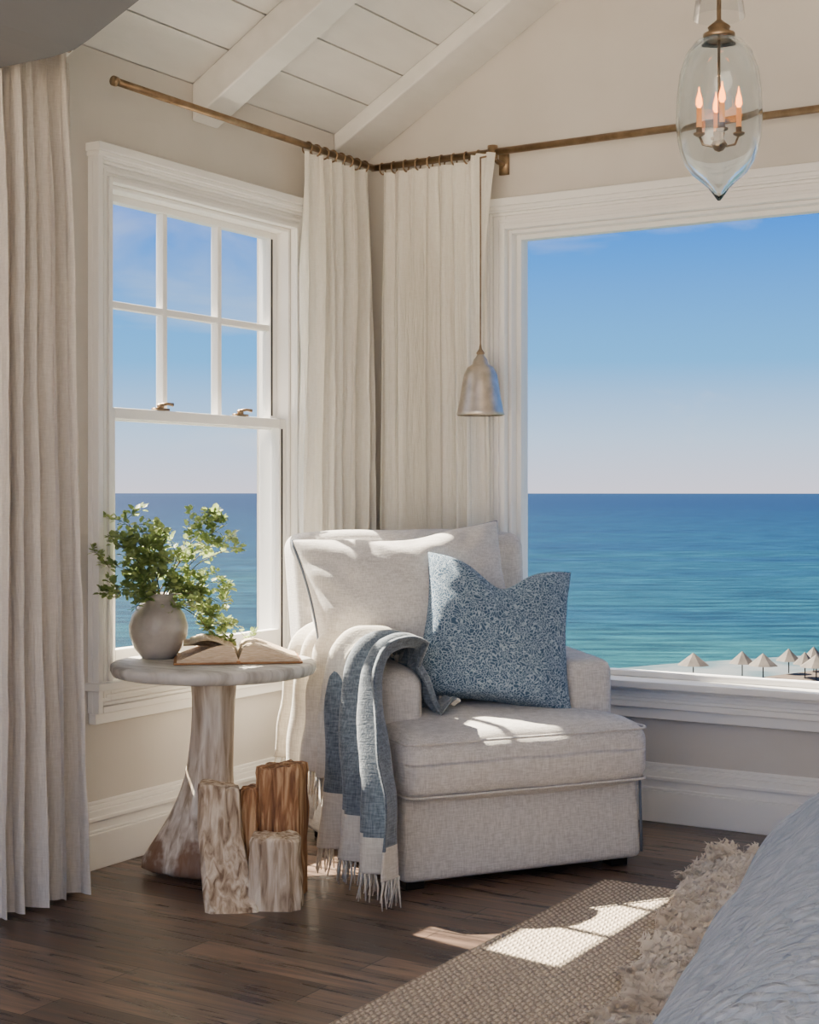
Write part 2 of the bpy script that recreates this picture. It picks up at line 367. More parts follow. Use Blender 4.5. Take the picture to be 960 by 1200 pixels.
a=Acc(); a.box((RX-.06,YB,zc(RX)-.16),(RX+.06,-.002,zc(RX)-.0)); a.obj('ridge_beam',mCeil,bevel=.005)
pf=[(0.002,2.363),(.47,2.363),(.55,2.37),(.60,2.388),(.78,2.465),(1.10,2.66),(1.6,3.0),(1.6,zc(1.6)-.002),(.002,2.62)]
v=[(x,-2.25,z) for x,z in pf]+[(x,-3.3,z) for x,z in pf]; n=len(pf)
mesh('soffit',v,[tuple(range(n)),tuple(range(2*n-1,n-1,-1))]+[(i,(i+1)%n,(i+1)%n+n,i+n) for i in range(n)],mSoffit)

# ------------------------------------------------------------------ trim
mapB=lambda p,d,z:(p,-d,z)
mapL=lambda p,d,z:(d,p,z)
def bars(acc,mp,o,i,d0,d1,mi=0):
    (a0,z0,a1,z1)=o;(b0,y0,b1,y1)=i
    if a0<b0: acc.box(mp(a0,d0,z0),mp(b0,d1,z1),mi)
    if b1<a1: acc.box(mp(b1,d0,z0),mp(a1,d1,z1),mi)
    if z0<y0: acc.box(mp(b0,d0,z0),mp(b1,d1,y0),mi)
    if y1<z1: acc.box(mp(b0,d0,y1),mp(b1,d1,z1),mi)
def casing(acc,mp,op,w):
    a0,z0,a1,z1=op
    def ex(e): return (a0-e,z0-e,a1+e,z1+e)
    bars(acc,mp,ex(w),ex(0),0,.022)
    bars(acc,mp,ex(w),ex(w-.022),.022,.048)
    bars(acc,mp,ex(w-.022),ex(w-.034),.022,.036)
    bars(acc,mp,ex(.018),ex(0),.022,.032)
    bars(acc,mp,ex(.040),ex(.028),.022,.028)
a=Acc()
casing(a,mapB,(BX0,BZ0,BX1,BZ1),.085)
a.box(mapB(BX0-.095,0,BZ1+.085),mapB(BX1+.095,.062,BZ1+.115))
a.box(mapB(BX0-.09,0,BZ1+.07),mapB(BX1+.09,.055,BZ1+.085))
a.box(mapB(BX0-.10,0,BZ0-.012),mapB(BX1+.10,.075,BZ0+.014))
a.box(mapB(BX0-.08,0,BZ0-.125),mapB(BX1+.08,.03,BZ0-.085))
a.obj('trim_1',mTrim,bevel=.004)
a=Acc(); cl=(LY0,LZ0,LY1,LZ1)
casing(a,mapL,cl,.085)
a.box(mapL(LY0-.095,0,LZ1+.085),mapL(LY1+.06,.062,LZ1+.112)); a.box(mapL(LY0-.09,0,LZ1+.07),mapL(LY1+.09,.055,LZ1+.085))
a.box(mapL(LY0-.10,0,LZ0-.012),mapL(LY1+.10,.065,LZ0+.014)); a.box(mapL(LY0-.08,0,LZ0-.12),mapL(LY1+.08,.03,LZ0-.085))
a.obj('trim_2',mTrim,bevel=.004)
w1=empty('window_1')
a=Acc(); bars(a,mapB,(BX0,BZ0,BX1,BZ1),(BX0+.014,BZ0+.014,BX1-.014,BZ1-.014),-.14,.0)
bars(a,mapB,(BX0+.014,BZ0+.014,BX1-.014,BZ1-.014),(BX0+.034,BZ0+.036,BX1-.034,BZ1-.034),-.09,-.04)
a.obj('picture_frame_sash',mTrim,w1,bevel=.003)
a=Acc(); a.box(mapB(BX0+.03,-.066,BZ0+.03),mapB(BX1-.03,-.062,BZ1-.03)); a.obj('glass_pane',mPane,w1)
w2=empty('window_2')
a=Acc(); bars(a,mapL,cl,(LY0+.014,LZ0+.02,LY1-.014,LZ1-.014),-.14,.0); a.obj('jamb',mTrim,w2,bevel=.003)
gy0,gy1=-1.482,-.585
a=Acc(); bars(a,mapL,(LY0+.014,1.438,LY1-.014,LZ1-.014),(gy0,1.478,gy1,2.162),-.095,-.055)
for yy in (gy0+(gy1-gy0)/3,gy0+2*(gy1-gy0)/3): a.box(mapL(yy-.012,-.09,1.478),mapL(yy+.012,-.058,2.162))
a.box(mapL(gy0,-.088,1.81),mapL(gy1,-.06,1.834)); a.obj('upper_sash',mTrim,w2,bevel=.003)
a=Acc(); bars(a,mapL,(LY0+.014,LZ0+.02,LY1-.014,1.478),(gy0,.685,gy1,1.442),-.052,-.012); a.obj('lower_sash',mTrim,w2,bevel=.003)
a=Acc(); a.box(mapL(gy1+.010,-.0115,LZ0+.03),mapL(gy1+.018,-.009,1.44)); a.box(mapL(gy1+.004,-.0545,1.49),mapL(gy1+.012,-.052,2.16)); a.obj('weatherstrip',mBlack,w2)
a=Acc(); a.box(mapL(gy0,-.077,1.47),mapL(gy1,-.073,2.165)); a.box(mapL(gy0,-.034,.68),mapL(gy1,-.03,1.445)); a.obj('glass_panes',mPane,w2)
a=Acc()
for yy in (-1.24,-.80):
    a.box((-.04,yy-.035,1.479),(-.018,yy+.035,1.487)); a.lathe([(.012,0),(.013,.01),(.008,.016)],(-.03,yy,1.487),12); a.tube([(-.03,yy,1.498),(-.02,yy+.025,1.503),(-.012,yy+.045,1.500)],[.006,.005,.007],8)
a.obj('sash_lock',mBronze,w2,True)
def base(name,mp,p0,p1):
    a=Acc(); a.box(mp(p0,0,0),mp(p1,.02,.185)); a.box(mp(p0,0,.185),mp(p1,.014,.2)); a.box(mp(p0,.0,.2),mp(p1,.009,.212))
    a.box(mp(p0,.02,.15),mp(p1,.027,.165)); a.box(mp(p0,.02,0),mp(p1,.032,.115)); a.box(mp(p0,.02,.115),mp(p1,.026,.125))
    a.obj(name,mTrim,bevel=.003)
base('baseboard_back',mapB,0,W); base('baseboard_left',mapL,YB,0)
base('baseboard_right',lambda p,d,z:(W-d,p,z),YB,0)

# ------------------------------------------------------------------ curtains
def curtain(name,mp,p0t,p1t,p0b,p1b,d0,ztop,zbot,npl,A,mat,parent,seed=0,nx=300,nz=70):
    v=[];f=[]
    for j in range(nz+1):
        h=j/nz; z=ztop+(zbot-ztop)*h
        for i in range(nx+1):
            t=i/nx
            ph=2*math.pi*npl*t+ 2.2*noise.noise((t*5,seed,h*.5))*min(1,h*3+.3)+.5*math.sin(h*2+seed)*h
            s=math.sin(ph); s=math.copysign(abs(s)**.8,s)
            amp=A*(.5+.5*min(1,h*5))*(1+.75*noise.noise((t*npl*.6,seed+3,h*.9)))
            off=amp*s+ .3*amp*math.sin(2.3*ph+seed)+.008*noise.noise((t*26,h*5,seed))+.004*noise.noise((t*50,h*16,seed))
            p=(p0t+(p0b-p0t)*h)*(1-t)+(p1t+(p1b-p1t)*h)*t + .28*A*math.sin(2*ph)
            v.append(mp(p,max(.012,d0+off),z))
    for j in range(nz):
        for i in range(nx):
            q=j*(nx+1)+i; f.append((q,q+1,q+nx+2,q+nx+1))
    return mesh(name,v,f,mat,parent,True)
cl_=empty('linen_curtain'); 
curtain('panel_drape',mapL,-.585,-.145,-.64,-.15,.10,2.475,.015,6,.036,mCurt,cl_,1)
cb_=empty('linen_curtain')
curtain('panel_drape',mapB,.145,.60,.15,.63,.10,2.475,.015,7,.034,mCurt,cb_,5)
cn_=empty('linen_curtain')
curtain('panel_drape',mapL,-2.225,-1.91,-2.24,-1.83,.19,2.50,.012,5,.05,mCurtN,cn_,9)
curtain('hem_layer',mapL,-1.93,-1.83,-1.87,-1.775,.12,2.50,.012,2,.022,mCurtN,cn_,12,nx=80)
rl=empty('curtain_rod')
a=Acc(); a.tube([(.10,-1.60,2.5),(.10,-.10,2.5)],.0125,14); a.tube([(.10,-1.60,2.5),(.10,-1.615,2.5)],.016,14)
a.tube([(.09,-.10,2.5),(5.12,-.10,2.5)],.0135,14)
a.obj('rod',mBronze,rl,True)
a=Acc()
for (x,y) in ((.64,-.1),(2.6,-.1),(4.9,-.1)):
    a.tube([(x,-.0,2.47),(x,-.06,2.47),(x,-.1,2.485)],.009,8); a.lathe([(.02,0),(.02,.05)],(x,-.1,2.475),12)
    a.box((x-.02,-.012,2.43),(x+.02,0,2.51))
a.obj('brackets',mBronze,rl,True)
a=Acc()
for i in range(8): a.torus((.10,-.56+i*.055,2.492),.022,.0035,'y')
for i in range(9): a.torus((.14+i*.055,-.10,2.492),.022,.0035,'x')
a.obj('rings',mBronze,rl,True)
a=Acc(); a.tube([(.19,-2.24,2.515),(.19,-1.90,2.515)],.012,12); a.tube([(0,-1.95,2.515),(.19,-1.95,2.515)],.008,8); a.obj('curtain_rod',mBronze,None,True)

# ------------------------------------------------------------------ armchair
CC=(1.275,-1.03,0); CR=math.radians(55.8)
ch=empty('armchair',CC,CR)
def flare(p):
    k=max(0,(.28-p.z)/.28); return Vector((p.x*(1+.015*k),p.y-(.015*k if p.y<.4 else 0),p.z))
rbox('base_rail',(-.415,.03,.03),(.415,.90,.30),.025,mChair,ch,fn=flare)
def seatf(p):
    k=max(0,1-abs(p.y+.02)/.12); return Vector((p.x,p.y,p.z-.012*k*(p.z>.4)+.008*noise.noise((p.x*5,p.y*5,p.z*3))))
rbox('seat_cushion',(-.43,-.025,.272),(.43,.78,.480),.06,mChair,ch,n=30,crown=(.006,.016,.030),fn=seatf)
def armf(s):
    def f(p):
        k=max(0,(p.y-.2)/.65); return Vector((p.x,p.y,p.z+.05*k*max(0,(p.z-.3)/.35)))
    return f
rbox('arm_left',(-.43,.20,.25),(-.255,.90,.645),.06,mChair,ch,fn=armf(-1),crown=(.006,.006,.006))
rbox('arm_right',(.255,.20,.25),(.43,.90,.645),.04,mChair,ch,fn=armf(1),crown=(.006,.006,.006))
def backf(p):
    k=max(0,(p.z-.25)/.8); return Vector((p.x*(1+.05*k)-.015*k,p.y+.07*k,p.z+.012*noise.noise((p.x*4,p.y*4,p.z*4))*k))
rbox('backrest',(-.43,.75,.05),(.43,.93,1.055),.055,mChair,ch,n=28,fn=backf,crown=(0,.035,.008))
a=Acc()
def rrect(x0,x1,y0,y1,z,r=.05,n=6,op=lambda p:p):
    out=[]
    for cx,cy,s in ((x1-r,y1-r,0),(x0+r,y1-r,1),(x0+r,y0+r,2),(x1-r,y0+r,3)):
        for i in range(n+1):
            t=(s+i/n)*math.pi/2; out.append(op((cx+r*math.cos(t),cy+r*math.sin(t),z)))
    out.append(out[0]); return out
a.tube(rrect(-.422,.422,-.024,.72,.452,.045),.004,6,cap=False); a.tube(rrect(-.422,.422,-.024,.72,.292,.045),.004,6,cap=False)
a.obj('seat_welt',mChair,ch,True)
a=Acc(); a.tube([(.418,.022,.05),(.414,.026,.28)],.0045,6)
a.obj('corner_piping',mPiping,ch,True)
a=Acc()
for x in (-.36,.36):
    for y in (.09,.82): a.box((x-.03,y-.03,0),(x+.03,y+.03,.06))
a.obj('feet',mBlack,ch,bevel=.004)

def pillow(name,w,h,th,mat,parent,M4,chop=0,n=56,pipe=None,puff=.62,ear=.05,seed=0,taper=0,wr=.005):
    v=[];f=[]
    def P(u,w_,side):
        x=u*w/2*(1-ear*(1-w_*w_)*abs(u)**3*1.4)*(1-taper*w_); y=w_*h/2*(1-ear*(1-u*u)*abs(w_)**3*1.4)
        e=max(0,(1-u**2))**.5*max(0,(1-w_**2))**.5
        z=side*th/2*e**puff
        z+=.016*noise.noise((u*2.2+seed,w_*2.2,side))*e+.006*noise.noise((u*6+seed,w_*6,side))*e
        cz=chop*math.exp(-(u/.36)**2)*max(0,(w_+.1))**1.5 if chop else 0
        y-=cz*h
        if chop>.05: z-=side*.035*math.exp(-(u/.25)**2)*max(0,w_)*e
        z+=side*wr*math.sin(14*(abs(u)-abs(w_))+seed+3*noise.noise((u*2,w_*2,seed)))*e**.5*(u*u+w_*w_)
        return M4@Vector((x,y,z))
    for side in (1,-1):
        k=len(v)
        for j in range(n+1):
            for i in range(n+1):
                uu=math.sin((i/n*2-1)*math.pi/2); ww=math.sin((j/n*2-1)*math.pi/2)
                v.append(P(uu,ww,side))
        for j in range(n):
            for i in range(n):
                q=k+j*(n+1)+i; f.append((q,q+1,q+n+2,q+n+1) if side>0 else (q,q+n+1,q+n+2,q+1))
    o=mesh(name,v,f,mat,parent,True)
    bm=bmesh.new(); bm.from_mesh(o.data); bmesh.ops.remove_doubles(bm,verts=bm.verts,dist=.0003); bmesh.ops.recalc_face_normals(bm,faces=bm.faces); bm.to_mesh(o.data); bm.free()
    o.data.polygons.foreach_set('use_smooth',[True]*len(o.data.polygons))
    if pipe:
        b=[]; m=30
        for i in range(m): b.append(P(-1+2*i/m,-1,1))
        for i in range(m): b.append(P(1,-1+2*i/m,1))
        for i in range(m): b.append(P(1-2*i/m,1,1))
        for i in range(m): b.append(P(-1,1-2*i/m,1))
        b.append(b[0]); a=Acc(); a.tube(b,.0065,6,cap=False); a.obj(name+'_piping',pipe,parent,True)
    return o
def PM(loc,tilt,yaw=0,roll=0):
    base=Matrix(((1,0,0,0),(0,0,-1,0),(0,1,0,0),(0,0,0,1)))
    return Matrix.Translation(loc)@Matrix.Rotation(math.radians(yaw),4,'Z')@Matrix.Rotation(math.radians(-tilt),4,'X')@Matrix.Rotation(math.radians(roll),4,'Y')@base
pillow('back_pillow',.74,.60,.30,mChair,ch,PM((-.14,.575,.785),20,-8,-5),pipe=mPiping,chop=.03,seed=2,ear=.07,wr=.007)
bp=empty('throw_pillow',CC,CR)
pillow('cover',.52,.50,.21,mPillow,bp,PM((.06,.35,.735),22,-14,9),chop=.14,ear=.07,seed=5,taper=.05)

# ------------------------------------------------------------------ throw blanket
tb=empty('throw_blanket',CC,CR)
def drape(name,path,ya,yb,mats,mifn,amp,nf,seed,ns=90,ntt=64,hem=None):
    L=[0]
    for p,q in zip(path,path[1:]): L.append(L[-1]+math.dist(p,q))
    tot=L[-1]
    def at(s):
        s*=tot
        for i in range(len(path)-1):
            if s<=L[i+1]+1e-9:
                k=(s-L[i])/(L[i+1]-L[i]); return [path[i][c]+(path[i+1][c]-path[i][c])*k for c in (0,1)]
        return list(path[-1])
    v=[];f=[];mi=[]
    def pt(s,t):
        acc=[0,0]
        for d in (-.02,-.01,0,.01,.02):
            q=at(min(1,max(0,s+d))); acc[0]+=q[0]/5; acc[1]+=q[1]/5
        a0=at(max(0,s-.02)); a1=at(min(1,s+.02)); tx,tz=a1[0]-a0[0],a1[1]-a0[1]; l=math.hypot(tx,tz) or 1
        nx_,nz_=tz/l,-tx/l
        if nz_<0 and abs(nz_)>.5: nx_,nz_=-nx_,-nz_
        if nx_>0 and abs(nx_)>.5: nx_,nz_=-nx_,-nz_
        y=ya(s)*(1-t)+yb(s)*t
        o=amp*(.45+s)*(1+math.sin(2*math.pi*nf*t+1.2*s+seed+1.5*noise.noise((t*3,s*2,seed))))*.5+.014*noise.noise((t*6,s*6,seed))+.008
        return Vector((acc[0]+nx_*o,y+.014*noise.noise((s*6,t*4,seed)),acc[1]+nz_*o))
    for j in range(ns+1):
        for i in range(ntt+1): v.append(pt(j/ns,i/ntt))
    for j in range(ns):
        for i in range(ntt):
            q=j*(ntt+1)+i; f.append((q,q+1,q+ntt+2,q+ntt+1)); mi.append(mifn(j/ns,i/ntt))
    o=mesh(name,v,f,mats,tb,True,mi=mi)
    m=o.modifiers.new('solid','SOLIDIFY'); m.thickness=.007; m.offset=1
    return pt
pA=[(-.15,.505),(-.20,.53),(-.232,.62),(-.27,.69),(-.34,.71),(-.41,.70),(-.445,.65),(-.46,.55),(-.475,.35),(-.48,.085)]
ptA=drape('wool_body',pA,lambda s:.20-.35*min(1,max(0,(s-.2)/.55)),lambda s:.42-.04*s,[mThrowB,mThrowC],lambda s,t:1 if (s>.90-.10*t or s<.02) else 0,.055,3.2,1.3)
pB=[(-.19,.50),(-.225,.60),(-.26,.70),(-.33,.725),(-.42,.72),(-.46,.68),(-.475,.55),(-.48,.29)]
ptB=drape('wool_fold',pB,lambda s:.34,lambda s:.70+.12*s,[mThrowC,mThrowB],lambda s,t:0,.04,3.4,4.1)
a=Acc()
def fringe(ptf,n,l,s=1):
    for i in range(n):
        p=ptf(s,(i+.5)/n); d=Vector((U(-.015,.002),U(-.018,.018),-l*U(.8,1.1)))
        q=p+d*.5+Vector((U(-.006,.006),U(-.008,.008),0)); e=p+d
        e.z=max(e.z,.006); q.z=max(q.z,.01)
        a.tube([p,q,e],[.0038,.003,.0018],5)
fringe(ptA,54,.08); fringe(ptB,36,.10)
a.obj('fringe',mThrowC,tb,True)

# ------------------------------------------------------------------ side table
tcx,tcy=.362,-1.435; TZ=.665
st=empty('side_table',(tcx,tcy,0))
a=Acc(); a.lathe([(.0,-.042),(.29,-.042),(.318,-.036),(.325,-.02),(.324,-.006),(.316,0),(.0,0)],(0,0,TZ),72,cap=False,wob=.012)
a.obj('round_top',mTop,st,True)
v=[];f=[];n=40
rings=[(.630,.0,.0,.085,.0),(.60,0,0,.070,.05),(.5,0,0,.066,.06),(.4,-.002,-.004,.068,.08),(.3,-.006,-.01,.075,.12),(.22,-.012,-.02,.088,.2),(.15,-.015,-.03,.108,.3),(.09,-.018,-.035,.132,.38),(.04,-.02,-.04,.152,.42),(.0,-.02,-.04,.158,.42)]
for z,ox,oy,r,l in rings:
    for i in range(n):
        t=2*math.pi*i/n
        lobe=1+l*(.5*math.cos(3*(t-math.radians(215)))+.25*math.cos(5*t+1))+.06*noise.noise((math.cos(t)*2,math.sin(t)*2,z*6))
        v.append((ox+r*lobe*math.cos(t),oy+r*lobe*math.sin(t),z))
for j in range(len(rings)-1):
    for i in range(n):
        k=(i+1)%n; f.append((j*n+i,j*n+k,(j+1)*n+k,(j+1)*n+i))
f.append(tuple(range(n))); f.append(tuple((len(rings)-1)*n+i for i in range(n)))
o=mesh('driftwood_pedestal',v,f,mDrift,st,True); m=o.modifiers.new('s','SUBSURF'); m.levels=1; m.render_levels=1
lg=empty('driftwood_log_cluster',(.69,-1.60,0))
def log(name,cx,cy,h,rx,ry,mat,bend=(0,0),seed=0,rot=0,flare_=0,topslant=0,nr=22,ns=26,lean=(0,0)):
    v=[];f=[]
    base=[ (1+.26*noise.noise((math.cos(2*math.pi*i/ns)*1.3,math.sin(2*math.pi*i/ns)*1.3,seed))+ .10*noise.noise((i*1.7,seed,0))) for i in range(ns)]
    cr,sr=math.cos(rot),math.sin(rot)
    for j in range(nr+1):
        k=j/nr
        for i in range(ns):
            t=2*math.pi*i/ns; ct,s_=math.cos(t),math.sin(t)
            e=.55; X=math.copysign(abs(ct)**e,ct)*rx; Y=math.copysign(abs(s_)**e,s_)*ry
            q=base[i]*(1+.10*noise.noise((i*.5,k*4,seed+5)))*(1+flare_*(1-k)**2)*(1-.06*(k>.97))
            X*=q;Y*=q
            z=k*h*(1+topslant*X/rx*.15)+(.012*noise.noise((X*40,Y*40,seed)) if k>.9 else 0)
            bx=bend[0]*(1-k)**2+lean[0]*k; by=bend[1]*(1-k)**2+lean[1]*k
            v.append((cx+X*cr-Y*sr+bx,cy+X*sr+Y*cr+by,max(0,z)))
    for j in range(nr):
        for i in range(ns):
            q=(i+1)%ns; f.append((j*ns+i,j*ns+q,(j+1)*ns+q,(j+1)*ns+i))
    f.append(tuple(range(ns))[::-1])
    c=len(v); v.append((sum(v[nr*ns+i][0] for i in range(ns))/ns,sum(v[nr*ns+i][1] for i in range(ns))/ns,sum(v[nr*ns+i][2] for i in range(ns))/ns+.006))
    for i in range(ns): f.append((nr*ns+i,nr*ns+(i+1)%ns,c))
    return mesh(name,v,f,mat,lg,False)
log('split_log_tall',.010,.06,.385,.072,.060,mSplit,seed=2,rot=.5,topslant=.1)
log('curved_log',-.120,-.07,.335,.066,.050,mLogPale,bend=(.105,-.07),seed=8,rot=.5,flare_=.2,topslant=-.2)
log('short_log',.078,-.055,.205,.070,.056,mLogPale,seed=14,rot=.55,flare_=.12)
log('inner_log',-.055,.01,.32,.034,.05,mSplit,seed=19,rot=.2)

# ------------------------------------------------------------------ vase with greenery
vx,vy=.145,-1.452
vs=empty('greenery_vase',(vx,vy,TZ))
a=Acc(); prof=[(.0,.0),(.052,.0),(.058,.006),(.078,.035),(.092,.075),(.094,.105),(.084,.14),(.064,.168),(.05,.186),(.048,.198),(.054,.208),(.050,.209),(.043,.198),(.045,.18),(.07,.14),(.07,.05),(0,.03)]
a.lathe(prof,(0,0,0),48,cap=False,wob=.02); a.obj('stoneware_vase',mVase,vs,True)
main=Vector((.5,.87,0)).normalized(); perp=Vector((.87,-.5,0))
stems=Acc(); lv=Acc()
def leaf(p,d,s):
    d=d.normalized(); sd=d.cross(Vector((U(-.5,.5),U(-.5,.5),1))); 
    if sd.length<.01: return
    sd.normalize(); nn=sd.cross(d).normalized()
    w=s*.42; pts=[p,p+d*s*.3+sd*w+nn*s*.08,p+d*s*.7+sd*w*.85+nn*s*.1,p+d*s,p+d*s*.7-sd*w*.85+nn*s*.1,p+d*s*.3-sd*w+nn*s*.08,p+d*s*.5]
    lv.add(pts,[(0,1,6),(1,2,6),(2,3,6),(3,4,6),(4,5,6),(5,0,6)])
def wx(x): return max(x,.035-vx)
def stem(p0,p3,lift,r,depth=0):
    p0=Vector(p0);p3=Vector(p3); mid=p0*.55+p3*.45+Vector((0,0,lift)); pts=[]
    n=12
    for i in range(n+1):
        t=i/n; q=p0*(1-t)**2+mid*2*t*(1-t)+p3*t*t; q.x=wx(q.x); q+=Vector((0,0,.006*noise.noise(q*20))); pts.append(q)
    stems.tube(pts,[r*(1-.7*i/n) for i in range(n+1)],5)
    for i in range(4 if depth==0 else 2,n+1):
        d=(pts[i]-pts[i-1]).normalized()
        for k in range(2 if (depth or i>8) else 1):
            rd=(d*.5+Vector((U(-1,1),U(-1,1),U(-.7,1)))).normalized(); s=U(.014,.027)
            q=pts[i]+rd*U(.002,.012)
            if q.x+rd.x*s< .025-vx: rd.x=abs(rd.x); 
            q.x=wx(q.x)
            leaf(q,rd,s)
    if depth==0:
        for i in (5,8,10,12):
            d=Vector((U(-1,1),U(-1,1),U(-.3,.9))).normalized()*U(.04,.09); e=pts[i]+d; e.x=wx(e.x); stem(pts[i],e,.01,r*.5,1)
NS=30
for i in range(NS):
    t=i/NS*2*math.pi+U(-.15,.15); el=U(-.15,1.05)
    m_=math.cos(t)*math.cos(el*.95)*U(.8,1.1); pp=abs(math.sin(t))*math.cos(el)*U(.3,1)
    e=main*(m_*.25+.045)+perp*(pp*.16)+Vector((0,0,.225+.25*math.sin(el*1.45)*U(.8,1.1)-.04*abs(m_)))
    if m_>.4 and R()<.4: e.z-=.13
    b=Vector((U(-.03,.03),U(-.03,.03),.17))
    stem(b,e,.08,.0024)
stems.obj('stems',mStem,vs,True); lv.obj('leaves',mLeaf,vs,True)

# ------------------------------------------------------------------ open book
bk=empty('open_book',(.405,-1.372,TZ+.001),math.radians(31.6+8))
a=Acc(); 
def page_block(sg):
    n=14; hd=.12
    v=[];f=[]
    for i in range(n+1):
        t=i/n; x=sg*t*.19
        z=.012+.042*math.sin(math.pi*min(1,t*1.02)**.6)*(1-.35*t)+.012*(1-t)*(t>0)
        zb=.006
        for y in (-hd,hd): v.append((x,y,z)); 
        for y in (-hd,hd): v.append((x,y,zb))
    for i in range(n):
        k=i*4
        f+= [(k,k+4,k+5,k+1),(k+2,k+3,k+7,k+6),(k,k+2,k+6,k+4),(k+1,k+5,k+7,k+3)]
    f+=[(0,1,3,2),(n*4,n*4+2,n*4+3,n*4+1)]
    a.add(v,f)
page_block(1); page_block(-1); a.obj('page_block',mPage,bk,False)
a=Acc(); a.box((-.20,-.128,0),(-.004,.128,.006)); a.box((.004,-.128,0),(.20,.128,.006)); a.box((-.006,-.128,0),(.006,.128,.010)); a.obj('cover',mCover,bk,bevel=.002)
v=[];f=[]
for k,(hh,l) in enumerate(((.050,.15),(.035,.17),(.062,.13))):
    b=len(v)
    for i in range(9):
        t=i/8; x=-(t*l); z=.03+hh*math.sin(t*2.2)*.6+.01*t
        v+=[(x,-.116,z),(x,.116,z)]
    for i in range(8): f.append((b+2*i,b+2*i+1,b+2*i+3,b+2*i+2))
mesh('turning_pages',v,f,mPage,bk,True)

# ------------------------------------------------------------------ rug + sheepskin + bed
a=Acc(); a.box((1.47,-3.6,.001),(2.55,-.915,.012))
a.obj('jute_rug',mRug,bevel=.004)
sh=Acc()
cpath=[(-.42,1.67,1.90),(-.6,1.67,2.0),(-.9,1.71,2.15),(-1.25,1.81,2.35),(-1.6,1.89,2.5),(-2.0,1.98,2.6),(-2.5,2.07,2.7)]
YL=2.08
def ext(y):
    for (y0,a0,b0),(y1,a1,b1) in zip(cpath,cpath[1:]):
        if y<=y0 and y>=y1:
            k=(y0-y)/(y0-y1); return a0+(a1-a0)*k,b0+(b1-b0)*k
    return cpath[-1][1:]
v=[];f=[];ny,nx=50,16
for j in range(ny+1):
    y=-.42-YL*j/ny; x0,x1=ext(y); x0+=.03*noise.noise((y*6,0,0))
    for i in range(nx+1):
        t=i/nx; v.append((x0+(x1-x0)*t,y,.014+.03*(1-(2*t-1)**4)*(1-abs(2*j/ny-1)**8)))
for j in range(ny):
    for i in range(nx):
        q=j*(nx+1)+i; f.append((q,q+1,q+nx+2,q+nx+1))
sk=empty('sheepskin_rug')
mesh('hide',v,f,mFur,sk,True)
for c in range(2300):
    y=-.42-YL*R(); x0,x1=ext(y); t=R()**1.5
    x=x0+(x1-x0)*t+.04*noise.noise((y*6,0,0))
    gd=Vector((noise.noise((x*7,y*7,1)),noise.noise((x*7,y*7,7)),0))*1.6+Vector((-.5*(1-t)**3,.4 if y>-.5 else 0,0))
    zb=.018+.022*min(1,8*t*(1-t)); l=U(.03,.05); up=U(.2,.65)
    axis=gd*l+Vector((0,0,l*up)); ph=U(0,6.28); cr_=U(.008,.015)
    for k in range(8):
        o0=Vector((U(-.014,.014),U(-.014,.014),0)); pts=[]
        for i in range(6):
            s=i/5; q=Vector((x,y,zb))+o0*(1-s)+axis*s+Vector((math.cos(ph+s*8),math.sin(ph+s*8),.5*math.sin(ph+s*9)))*cr_*s
            q.z=max(q.z,.004+.002*k); pts.append(q)
        w=.0024
        sd=Vector((-axis.y,axis.x,0)); 
        if sd.length<1e-5: sd=Vector((1,0,0))
        sd.normalize(); vv=[]
        for i,q in enumerate(pts): vv+=[q-sd*w*(1-.15*i),q+sd*w*(1-.15*i)]
        sh.add(vv,[(2*i,2*i+1,2*i+3,2*i+2) for i in range(5)])
sh.obj('wool_locks',mFur,sk,True)
bd=empty('bed',(3.46,-2.375,0),math.radians(10.8))
def bedf(p):
    return p+Vector((.014*noise.noise((p.y*5,p.z*5,1)),.008*noise.noise((p.x*5,p.z*5,2)),.016*noise.noise((p.x*4,p.y*4,3))-.03*max(0,-(p.y+.4))))
rbox('quilt',(-1.0,-1.55,.09),(.95,.85,.635),.27,mQuilt,bd,n=70,crown=(.05,.03,.03),fn=bedf)
a=Acc()
for x in (-.7,.7):
    for y in (-1.2,.55): a.lathe([(.03,0),(.03,.12)],(x,y,0),12)
a.obj('bed_legs',mBlack,bd)

# ------------------------------------------------------------------ glass pendant lantern
px,py_=2.0,-1.355
pl=empty('glass_lantern_pendant',(px,py_,0))
a=Acc(); a.lathe([(.034,2.402),(.064,2.39),(.088,2.358),(.103,2.31),(.111,2.25),(.113,2.19),(.110,2.14),(.102,2.10),(.089,2.068),(.070,2.042),(.046,2.022),(.028,2.005),(.016,1.988),(.004,1.972)],n=48,cap=False)
o=a.obj('glass_body',mPend,pl,True); m=o.modifiers.new('s','SOLIDIFY'); m.thickness=.009; m.offset=-1
a=Acc(); a.lathe([(.012,2.58),(.03,2.57),(.05,2.54),(.062,2.50),(.068,2.455)],n=40,cap=False)
a.obj('smoke_bell',mThin,pl,True)
a=Acc(); a.lathe([(.036,2.398),(.042,2.402),(.042,2.412),(.026,2.42),(.030,2.43),(.018,2.44),(.006,2.45),(.006,2.56),(.016,2.585),(.012,2.59),(.004,2.60)],n=24)
a.lathe([(.004,2.40),(.004,2.11)],n=8); a.lathe([(.0,2.10),(.012,2.105),(.022,2.12),(.012,2.135),(.016,2.15),(.004,2.16)],n=16,cap=False)
for i in range(4):
    t=i*math.pi/2+.5; c,s=math.cos(t),math.sin(t)
    a.tube([(0,0,2.13),(.02*c,.02*s,2.115),(.042*c,.042*s,2.12),(.052*c,.052*s,2.145)],.0035,6)
    a.lathe([(.004,2.140),(.015,2.146),(.016,2.150),(.008,2.152),(.008,2.165)],(.052*c,.052*s,0),12)
z=2.60
while z<zc(px)-.06: 
    a.torus((0,0,z+.012),.011,.002,'x' if int((z-2.59)/.02+.5)%2 else 'y',12,5); z+=.02
